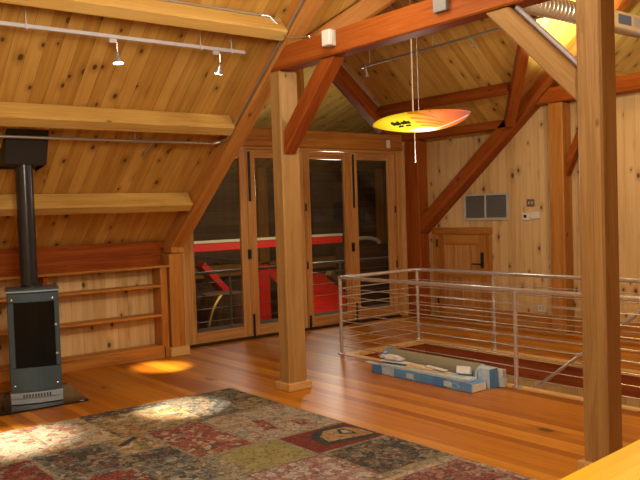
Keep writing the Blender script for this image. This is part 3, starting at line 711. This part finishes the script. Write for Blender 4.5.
# ------------------------------------------------------------------ rug
def rugmat(name, cols, cell=24.0, wear=(.42, .385, .32), wamt=.3, seed=0.0, mix=.9):
    """woven pile: motif cells drawn from a small palette over a ground colour, with worn pale areas"""
    s = NT(name); tc = s.n('ShaderNodeTexCoord'); mp = s.n('ShaderNodeMapping'); s.link(tc.outputs['Object'], mp.inputs[0])
    mp.inputs['Location'].default_value = (seed, seed*1.7, 0); v = mp.outputs[0]
    dn = s.n('ShaderNodeTexNoise'); s.link(v, dn.inputs['Vector']); dn.inputs['Scale'].default_value = 16.0
    va = s.n('ShaderNodeVectorMath', operation='MULTIPLY_ADD'); s.link(dn.outputs['Color'], va.inputs[0]); va.inputs[1].default_value = (.07, .07, 0); s.link(v, va.inputs[2])
    vo = s.n('ShaderNodeTexVoronoi', feature='F1'); s.link(va.outputs[0], vo.inputs['Vector']); vo.inputs['Scale'].default_value = cell
    sp = s.n('ShaderNodeSeparateColor'); s.link(vo.outputs['Color'], sp.inputs[0])
    n = len(cols); motif = s.ramp(sp.outputs[0], [(i/n, c) for i, c in enumerate(cols)], 'CONSTANT')
    big = s.noise(v, 6.0, 3, .6); fine = s.noise(v, 55.0, 3, .7); vf = s.noise(v, 170.0, 2)
    ed = s.n('ShaderNodeTexVoronoi', feature='DISTANCE_TO_EDGE'); s.link(va.outputs[0], ed.inputs['Vector']); ed.inputs['Scale'].default_value = cell
    line = s.math('MULTIPLY', s.math('SUBTRACT', 1.0, s.smooth(ed.outputs['Distance'], .03, .09)), s.math('GREATER_THAN', sp.outputs[1], .35))
    col = s.mix(s.math('MULTIPLY', s.smooth(big, .34, .48), mix), cols[0], motif)
    col = s.mix(s.math('MULTIPLY', line, s.math('MULTIPLY', mix, .7)), col, (.045, .045, .045))
    col = s.mix(s.math('MULTIPLY', s.smooth(fine, .5, .66), wamt), col, wear)
    col = s.mix(s.math('MULTIPLY', s.smooth(fine, .5, .36), .45), col, (.05, .045, .04))
    col = s.mix(s.math('MULTIPLY', vf, .4), col, s.mix(1.0, col, (.5, .5, .5), 'MULTIPLY'))
    return s.bsdf(col, .95, 0, vf, .3, .004, Specular_IOR_Level=.1)
G1, G2, DK, NV, RD, PK, TN, CR, OL, MR = (.24, .22, .18), (.15, .145, .125), (.055, .05, .042), (.035, .05, .065), (.25, .055, .04), (.33, .17, .14), (.38, .25, .11), (.48, .41, .29), (.22, .19, .10), (.17, .03, .025)
RM = dict(
 olive=rugmat('faded olive brown pile', [(.17, .15, .105), G1, (.24, .15, .08), DK, TN, G2], 20, seed=1),
 gold=rugmat('golden tan pile', [(.36, .29, .14), TN, (.30, .25, .12), CR, (.17, .13, .08), (.32, .13, .06)], 17, seed=2),
 pale=rugmat('pale grey pink pile', [(.38, .34, .28), (.33, .31, .27), (.44, .38, .32), PK, (.24, .22, .18), (.40, .30, .18)], 17, seed=3),
 redp=rugmat('faded red pile', [(.28, .09, .065), PK, RD, (.42, .35, .27), (.10, .05, .045)], 26, seed=4),
 green=rugmat('plain moss green pile', [(.27, .245, .10), (.30, .27, .13), (.24, .22, .09)], 9, (.40, .36, .22), .25, 5, .6),
 dark=rugmat('dark patterned pile', [DK, G2, (.12, .06, .05), NV, (.28, .22, .17), (.16, .11, .09)], 24, seed=6),
 navy=rugmat('dark navy pile', [NV, (.03, .035, .045), DK], 28, wamt=.12, seed=7),
 maroon=rugmat('maroon pile', [MR, (.20, .035, .028), (.14, .03, .025)], 24, wamt=.15, seed=8),
 tan=rugmat('orange tan pile', [(.38, .22, .10), TN, (.30, .17, .08), (.42, .30, .18)], 26, wamt=.2, seed=9),
 pink=rugmat('dusty pink pile', [(.34, .25, .235), (.30, .15, .14), (.42, .39, .36), (.25, .12, .11)], 18, seed=10),
 plum=rugmat('plum red pile', [(.22, .09, .085), (.30, .17, .15), (.13, .07, .065), (.34, .27, .23), RD], 26, seed=11),
 blue=rugmat('grey blue pile', [(.17, .175, .165), G2, (.34, .33, .29), DK, (.26, .20, .11), (.07, .085, .09)], 24, seed=12),
 cream=rugmat('cream pile', [(.46, .39, .28), CR, (.38, .31, .20), (.33, .12, .07), (.40, .36, .30)], 14, seed=13),
 red2=rugmat('deep red pile', [(.20, .035, .03), RD, (.30, .26, .22), MR, (.22, .19, .15), DK], 22, seed=14),
 seam=rugmat('beige seam border', [(.30, .265, .20), G1, (.36, .31, .22), G2], 40, seed=15))
RK = list(RM); ridx = {k: i for i, k in enumerate(RK)}
m = MB((1, 0, 0)); zr = .012
def patch(pts, key, z=zr): m.add([(x, y, z) for x, y in pts], [tuple(range(len(pts)))], ridx[key])
def rect(x0, x1, y0, y1, key, border=None, b=.03):
    if border == 'dark' and b == .03: border = 'olive'
    patch([(x0, y0), (x1, y0), (x1, y1), (x0, y1)], border or 'seam')
    patch([(x0+b*.6, y0+b*.6), (x1-b*.6, y0+b*.6), (x1-b*.6, y1-b*.6), (x0+b*.6, y1-b*.6)], key, zr+.0012)
R0, R1, RT = .3, 3.93, 6.46
m.prism([(R0, 1.9, .001), (R1, 1.9, .001), (R1, RT, .001), (R0, RT, .001)], (0, 0, .0105), ridx['seam'])
# right-hand column
rect(3.20, R1, 5.62, RT, 'olive', 'dark'); patch([(3.30, 5.66), (3.52, 5.66), (3.80, 6.3), (3.6, 6.36)], 'blue', zr+.0018)
rect(3.10, R1, 4.74, 5.62, 'pale', 'seam')
patch([(3.34, 4.96), (3.44, 4.94), (3.50, 5.25), (3.40, 5.30)], 'redp', zr+.0018); patch([(3.62, 4.9), (3.72, 4.86), (3.76, 5.02), (3.64, 5.08)], 'redp', zr+.0018)
rect(3.26, R1+.0, 4.22, 4.74, 'maroon', 'seam')
patch([(3.42, 4.34), (3.88, 4.26), (3.90, 4.50), (3.86, 4.68), (3.62, 4.70), (3.46, 4.58)], 'navy', zr+.0018)
patch([(3.50, 4.40), (3.88, 4.33), (3.89, 4.49), (3.84, 4.62), (3.64, 4.64), (3.53, 4.54)], 'tan', zr+.0022)
patch([(3.68, 4.50), (3.78, 4.42), (3.80, 4.45), (3.80, 4.58), (3.74, 4.60)], 'navy', zr+.0026)
patch([(3.72, 4.50), (3.78, 4.46), (3.79, 4.55), (3.75, 4.57)], 'cream', zr+.003)
rect(3.30, R1, 3.62, 4.22, 'dark', 'dark')
rect(3.10, R1, 2.55, 3.55, 'plum', 'pale', .09); rect(3.10, R1, 1.9, 2.55, 'blue')
# middle column
rect(2.42, 3.20, 5.60, RT, 'gold', 'olive', .05); patch([(2.42, 6.30), (3.20, 6.30), (3.20, 6.46), (2.42, 6.46)], 'dark', zr+.0018)
rect(2.60, 3.10, 4.74, 5.60, 'redp', 'seam')
rect(2.70, 3.26, 4.22, 4.74, 'green', 'seam')
rect(2.66, 3.30, 3.55, 4.22, 'pink', 'plum'); rect(2.42, 3.10, 2.9, 3.55, 'gold'); rect(2.42, 3.10, 1.9, 2.9, 'redp')
# left columns
rect(1.92, 2.42, 5.60, RT, 'cream', 'gold'); rect(2.26, 2.60, 5.16, 5.60, 'gold', 'seam'); patch([(2.30, 5.42), (2.34, 5.38), (2.52, 5.52), (2.50, 5.57)], 'navy', zr+.0018)
rect(2.26, 2.60, 4.92, 5.16, 'dark', 'blue')
rect(1.74, 2.26, 4.92, 5.60, 'dark', 'blue', .1); rect(2.20, 2.60, 4.30, 4.92, 'blue', 'dark'); rect(1.66, 2.20, 4.30, 4.92, 'red2', 'blue')
rect(1.20, 1.92, 5.60, RT, 'cream', 'pale'); rect(1.10, 1.74, 4.92, 5.60, 'red2', 'seam', .07); rect(R0, 1.20, 5.6, RT, 'pale'); rect(R0, 1.10, 4.3, 5.6, 'gold')
rect(1.10, 2.42, 3.0, 4.30, 'olive'); rect(R0, 1.10, 1.9, 4.3, 'plum'); rect(1.10, 2.42, 1.9, 3.0, 'blue')
o = m.build('patchwork_rug', [RM[k] for k in RK]); tag(o, 'faded patchwork oriental rug on the wooden floor in the foreground', 'rug')

# ------------------------------------------------------------------ flooring cartons, underlay roll and offcuts
def carton(name, a, b, mats, label, tilt=None, end=None):
    x0, y0, z0 = a; x1, y1, z1 = b
    t = thing(name, ((x0+x1)/2, (y0+y1)/2, z0), label, 'carton')
    if tilt: t['_local'] = 1; dx_, dy_, dz_ = x1-x0, y1-y0, z1-z0; a2, b2 = (-dx_/2, -dy_/2, 0), (dx_/2, dy_/2, dz_)
    else: a2, b2 = a, b
    MB((0, 1, 0)).box(a2, b2).build('body', mats[0], t, .004)
    e = MB((1, 0, 0)); e.box((a2[0]+.006, a2[1]-.0025, a2[2]+.006), (b2[0]-.006, a2[1]+.001, b2[2]-.006)); e.build('end_label', mats[1], t)
    s_ = MB((0, 1, 0)); L_ = b2[1]-a2[1]
    if L_ > .5:
        for k in (.18, .55, .80):
            s_ = MB((0, 1, 0)); h_ = (b2[2]-a2[2])*.2; s_.box((a2[0]-.0025, a2[1]+L_*k, a2[2]+h_), (a2[0]+.001, a2[1]+L_*k+.10, b2[2]-h_)); s_.build('side_label', M['palecard'], t)
    if tilt: t.rotation_euler = tilt
    return t
carton('flooring_carton', (5.40, 4.665, .001), (5.60, 6.02, .085), (M['bluecard'], M['whitecard']), 'long flat blue and white carton lying on the floor in front')
carton('flooring_carton', (5.405, 4.72, .087), (5.545, 5.9, .118), (M['palecard'], M['bluecard']), 'thin pale blue pack lying on top of the long blue carton')
m = MB((0, 1, 0)); m.tube([(5.705, 4.80, .106), (5.705, 6.07, .106)], .105, 28)
t = thing('underlay_roll', (5.705, 5.5, .001), 'thick grey-green roll of floor underlay lying behind the cartons', 'roll')
m.build('roll', M['felt'], t, smooth=True)
m = MB((1, 0, 0)); m.lathe([(.104, 0), (.109, .004), (.109, .05), (.104, .054)], (5.705, 6.03, .106), (0, 1, 0), 28); m.build('blue_band', M['bluecard'], t, smooth=True)
m = MB(); m.lathe([(.10, 0), (.085, .006), (.03, .006)], (5.705, 4.80, .106), (0, -1, 0), 28); m.build('rolled_end', M['palecard'], t)
carton('small_carton', (5.63, 4.655, .001), (5.76, 4.785, .19), (M['palecard'], M['bluecard']), 'upright pale blue box standing against the end of the underlay roll')
carton('small_carton', (5.775, 4.61, .001), (5.835, 4.83, .085), (M['palecard'], M['whitecard']), 'lower small blue box beside the railing post')
carton('small_carton', (5.775, 4.615, .087), (5.835, 4.825, .165), (M['whitecard'], M['palecard']), 'upper small white box stacked beside the railing post')
t = carton('small_carton', (5.48, 4.80, .131), (5.56, 4.93, .20), (M['whitecard'], M['palecard']), 'small white box leaning tilted on the cartons', (math.radians(0), math.radians(22), math.radians(25)))
OFF = [((5.43, 5.0, .120), (5.50, 5.55, .128), 'cream', 4), ((5.46, 5.2, .130), (5.55, 5.75, .138), 'tan', -5), ((5.42, 5.55, .140), (5.5, 5.9, .147), 'white', 9), ((5.47, 5.05, .140), (5.53, 5.35, .147), 'pale', -9)]
OL = ['cream wood offcut lying nearest on the pale pack', 'tan wood offcut lying behind the cream one', 'white strip lying on the left part of the cartons', 'pale strip lying on the right part of the cartons']
for (a, b, c_, r), lab in zip(OFF, OL):
    t_ = MB((0, 1, 0)); t_.box(a, b); o = t_.build('floor_offcut', M['offcut'] if c_ in ('cream', 'tan') else M['whitecard'], None, .001); o.rotation_euler = (0, 0, math.radians(r)); tag(o, lab, 'offcut', 'offcuts on the cartons')
bm = bmesh.new(); bmesh.ops.create_icosphere(bm, subdivisions=3, radius=1)
for v in bm.verts:
    k = 1+.35*math.sin(v.co.x*7+v.co.y*5)*math.cos(v.co.z*6+v.co.x*3); v.co = Vector((v.co.x*.06*k, v.co.y*.16*k, v.co.z*.022*k))
me = bpy.data.meshes.new('plastic_wrap'); bm.to_mesh(me); bm.free(); me.materials.append(M['wrap'])
o = bpy.data.objects.new('plastic_wrap', me); C.objects.link(o); o.location = (5.50, 5.82, .170); tag(o, 'crumpled pale plastic wrap on the left end of the cartons', 'wrap')
m = MB((1, 0, 0)); m.bar((5.33, 6.06, .06), (5.47, 5.95, .145), .025, .012); 
m = MB((0, 1, 0)); m.box((5.41, 5.92, .0875), (5.47, 6.14, .097)); tag(m.build('floor_offcut', M['palecard'], None, .001), 'narrow strip sticking out past the left end of the cartons', 'offcut', 'offcuts on the cartons')

# ------------------------------------------------------------------ table corner
TB = thing('pine_table', (2.2, .9, 0), 'bright yellow pine table whose top shows at the lower right corner', 'table')
TB['_local'] = 1; TB.rotation_euler = (0, 0, math.radians(4.8)); TB.location = (1.9, .75, 0)
MB((1, 0, 0)).box((-.55, -.6, .715), (1.9, .795, .75)).build('tabletop', M['table'], TB, .004)
for x in (-.48, 1.82):
    for y in (-.52, .70): MB((0, 0, 1)).box((x-.04, y-.04, 0), (x+.04, y+.04, .715)).build('leg', M['table'], TB, .004)
m = MB((1, 0, 0)); m.box((-.44, .66, .62), (1.78, .70, .715)); m.box((-.44, -.54, .62), (1.78, -.50, .715)); m.build('apron', M['table'], TB)

# ------------------------------------------------------------------ hall beyond the glass doors
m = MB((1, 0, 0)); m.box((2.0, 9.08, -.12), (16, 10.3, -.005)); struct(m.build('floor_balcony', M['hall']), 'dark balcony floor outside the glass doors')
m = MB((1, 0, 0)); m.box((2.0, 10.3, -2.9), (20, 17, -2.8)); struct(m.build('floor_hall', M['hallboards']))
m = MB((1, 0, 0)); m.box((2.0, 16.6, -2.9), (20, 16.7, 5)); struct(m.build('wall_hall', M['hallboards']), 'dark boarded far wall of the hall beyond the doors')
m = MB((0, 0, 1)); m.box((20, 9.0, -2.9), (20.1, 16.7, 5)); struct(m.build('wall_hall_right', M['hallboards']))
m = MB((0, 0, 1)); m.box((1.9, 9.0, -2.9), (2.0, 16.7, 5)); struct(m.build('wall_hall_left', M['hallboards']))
m = MB((0, 1, -.276)); m.yz([(9.08, 4.9), (16.7, 2.8), (16.7, 2.9), (9.08, 5.0)], 2.0, 20); struct(m.build('ceiling_hall', M['ceil']), 'sloping pine ceiling beyond the gable window')
railing('balcony_railing', (7.4, 10.2, 0), 'dark balcony railing outside the glass doors', [(4.1, 10.2), (6.27, 10.2), (8.48, 10.2), (10.7, 10.2)], [[(4.1, 10.2), (10.7, 10.2)]], .84, 4, .018, 'darkpipe')
HB = [((7.0, 16.3, -2.8), (7.0, 16.3, 2.88)), ((11.0, 16.3, -2.8), (11.0, 16.3, 2.88)), ((15.2, 16.3, -2.8), (15.2, 16.3, 2.88)), ((2.5, 16.3, .35), (19, 16.3, .35))]
HL = ['left dark timber post on the far hall wall', 'middle dark timber post on the far hall wall', 'right dark timber post on the far hall wall', 'dark horizontal timber across the far hall wall']
for (a, b), l in zip(HB, HL):
    m = MB(Vector(b)-Vector(a)); m.bar(a, b, .28, .28, (0, 1, 0)); timber_obj(m, 'hall_timber', l, 'timber', mat='fir')
m = MB((1, 0, 0)); m.box((5.6, 13.0, 1.02), (10.9, 13.16, 1.17)); tag(m.build('red_beam', M['red']), 'long red horizontal band seen through the left glass doors', 'beam')
m = MB((1, 0, 0)); m.box((5.6, 12.98, 1.172), (10.9, 13.18, 1.22)); tag(m.build('cream_ledge', M['cream']), 'cream strip along the top of the long red band', 'ledge')
m = MB((1, 0, -1)); m.bar((7.55, 13.4, .75), (8.7, 13.4, -.45), .12, .30, (0, 1, 0)); tag(m.build('red_strut', M['red']), 'red diagonal strut seen low through the leftmost glass door', 'strut')
m = MB((0, 0, 1)); m.box((8.75, 13.6, -.55), (9.35, 13.7, .62)); tag(m.build('red_board', M['red']), 'upright red panel seen low through the second glass door', 'panel')
m = MB((0, 1, 0)); m.prism([(9.36, 11.6, -.62), (10.35, 11.6, -.62), (11.7, 13.9, .12), (9.36, 13.9, .50)], (0, 0, .06)); tag(m.build('red_canopy', M['red']), 'sloping red surface seen low through the third glass door', 'canopy')
m = MB((1, 0, -1)); m.bar((9.1, 11.3, .55), (10.9, 11.3, -.75), .12, .16, (0, 1, 0)); timber_obj(m, 'hall_timber', 'dark diagonal strut crossing the sloping red surface', 'timber', mat='hall')
m = MB(); arc = [(12.66+.54*math.sin(a), 14.3, .872+.155*math.cos(a)) for a in [-.9+i*.2 for i in range(13)]]
m.tube(arc, .05, 10); tag(m.build('cream_bow', M['cream'], None, smooth=True), 'cream curved piece seen through the rightmost glass door', 'bow')
m = MB((1, 0, 0)); m.box((12.1, 14.1, -2.8), (14.1, 14.7, .83)); tag(m.build('dark_cabinet', M['hall'], None, .01), 'dark cabinet beyond the rightmost glass door', 'cabinet')
t = thing('barrel', (6.95, 11.6, -.8), 'round wooden barrel with brass hoop seen low in the leftmost glass door', 'barrel')
m = MB((0, 0, 1)); m.lathe([(.36, 0), (.45, .3), (.47, .6), (.45, .9), (.36, 1.2)], (6.98, 11.6, -.85), (0, 0, 1), 28); m.build('staves', M['hall'], t, smooth=True)
m = MB(); rr = [(6.98-.52*math.cos(a), 11.25, -.35+.80*math.sin(a)) for a in [-.3+i*.14 for i in range(11)]]
m.tube(rr, .03, 8); m.build('brass_hoop', M['brass'], t, smooth=True)
# ------------------------------------------------------------------ lights
WARM = (1.0, .85, .64); WARM2 = (1.0, .90, .74)
def point(loc, e, col=WARM, r=.1):
    l = bpy.data.lights.new('lamp_or_fill_light', 'POINT'); l.energy = e; l.color = col; l.shadow_soft_size = r  # serves the pendant and added fill lights that have no fixture
    o = bpy.data.objects.new('lamp_or_fill_light', l); C.objects.link(o); o.location = loc; return o
def spot(loc, d, e, ang, blend=.6, col=WARM, r=.03):
    l = bpy.data.lights.new('spot_light', 'SPOT'); l.energy = e; l.color = col; l.spot_size = math.radians(ang); l.spot_blend = blend; l.shadow_soft_size = r
    o = bpy.data.objects.new('spot_light', l); C.objects.link(o); o.location = loc
    o.rotation_euler = Vector(d).to_track_quat('-Z', 'Y').to_euler(); return o
spot(H1[0], Vector((3.20, 6.12, 0))-H1[0], 1000, 18, 1.0)
spot(H2[0], H2[1], 1300, 13, 1.0, (1.0, .85, .5))
spot(H3[0], H3[1], 750, 22, 1.0)
point((1.4, 3.3, 3.2), 125, WARM, .4)  # added general fill without a fixture, as are the next three points
point((3.5, 4.3, 3.7), 32, WARM, .3)
point((0.4, -1.0, 2.8), 95, WARM2, .3)
point((6.2, 3.3, 3.4), 85, (1.0, .80, .52), .2)
spot((7.35, 5.02, 3.30), (.85, .55, .66), 480, 62, .9, (.90, 1.0, .66), .05)
spot((2.5, .5, 2.6), (.3, .6, -1.9), 40, 60, .8, WARM2, .05)
point((PX-.05, 6.35, 2.15), 9, WARM2, .12)
point((10.8, 3.6, 2.7), 50, WARM2, .2)
point((9.0, 11.0, 2.2), 60, WARM2, .2)  # this and the next: added to light the hall and its red shapes
point((7.4, 11.9, 2.4), 30, WARM2, .2)
point((6.4, 4.6, -1.4), 14, WARM2, .1)  # added light below the floor to brighten the stairwell, no fixture

w = bpy.data.worlds.new('World'); bpy.context.scene.world = w; w.use_nodes = True
w.node_tree.nodes['Background'].inputs[0].default_value = (.02, .03, .06, 1); w.node_tree.nodes['Background'].inputs[1].default_value = .3

# ------------------------------------------------------------------ camera
yaw, pitch, roll = .9019, .036, .0323
fwd = Vector((math.cos(yaw)*math.cos(pitch), math.sin(yaw)*math.cos(pitch), -math.sin(pitch)))
right = Vector((math.sin(yaw), -math.cos(yaw), 0)); down = fwd.cross(right)
c_, s_ = math.cos(roll), math.sin(roll)
r2 = c_*right+s_*down; d2 = -s_*right+c_*down
cam = bpy.data.cameras.new('camera'); co = bpy.data.objects.new('camera', cam); C.objects.link(co)
co.matrix_world = Matrix(((r2.x, -d2.x, -fwd.x, 0), (r2.y, -d2.y, -fwd.y, 0), (r2.z, -d2.z, -fwd.z, 1.7), (0, 0, 0, 1)))
cam.sensor_width = 36; cam.lens = 773.4/640*36; cam.clip_start = .05
sc = bpy.context.scene; sc.camera = co
sc.view_settings.view_transform = 'Standard'; sc.view_settings.look = 'None'; sc.view_settings.gamma = 1; sc.view_settings.use_curve_mapping = False
sc.view_settings.exposure = .8
for o in bpy.data.objects:
    if '_local' in o: del o['_local']
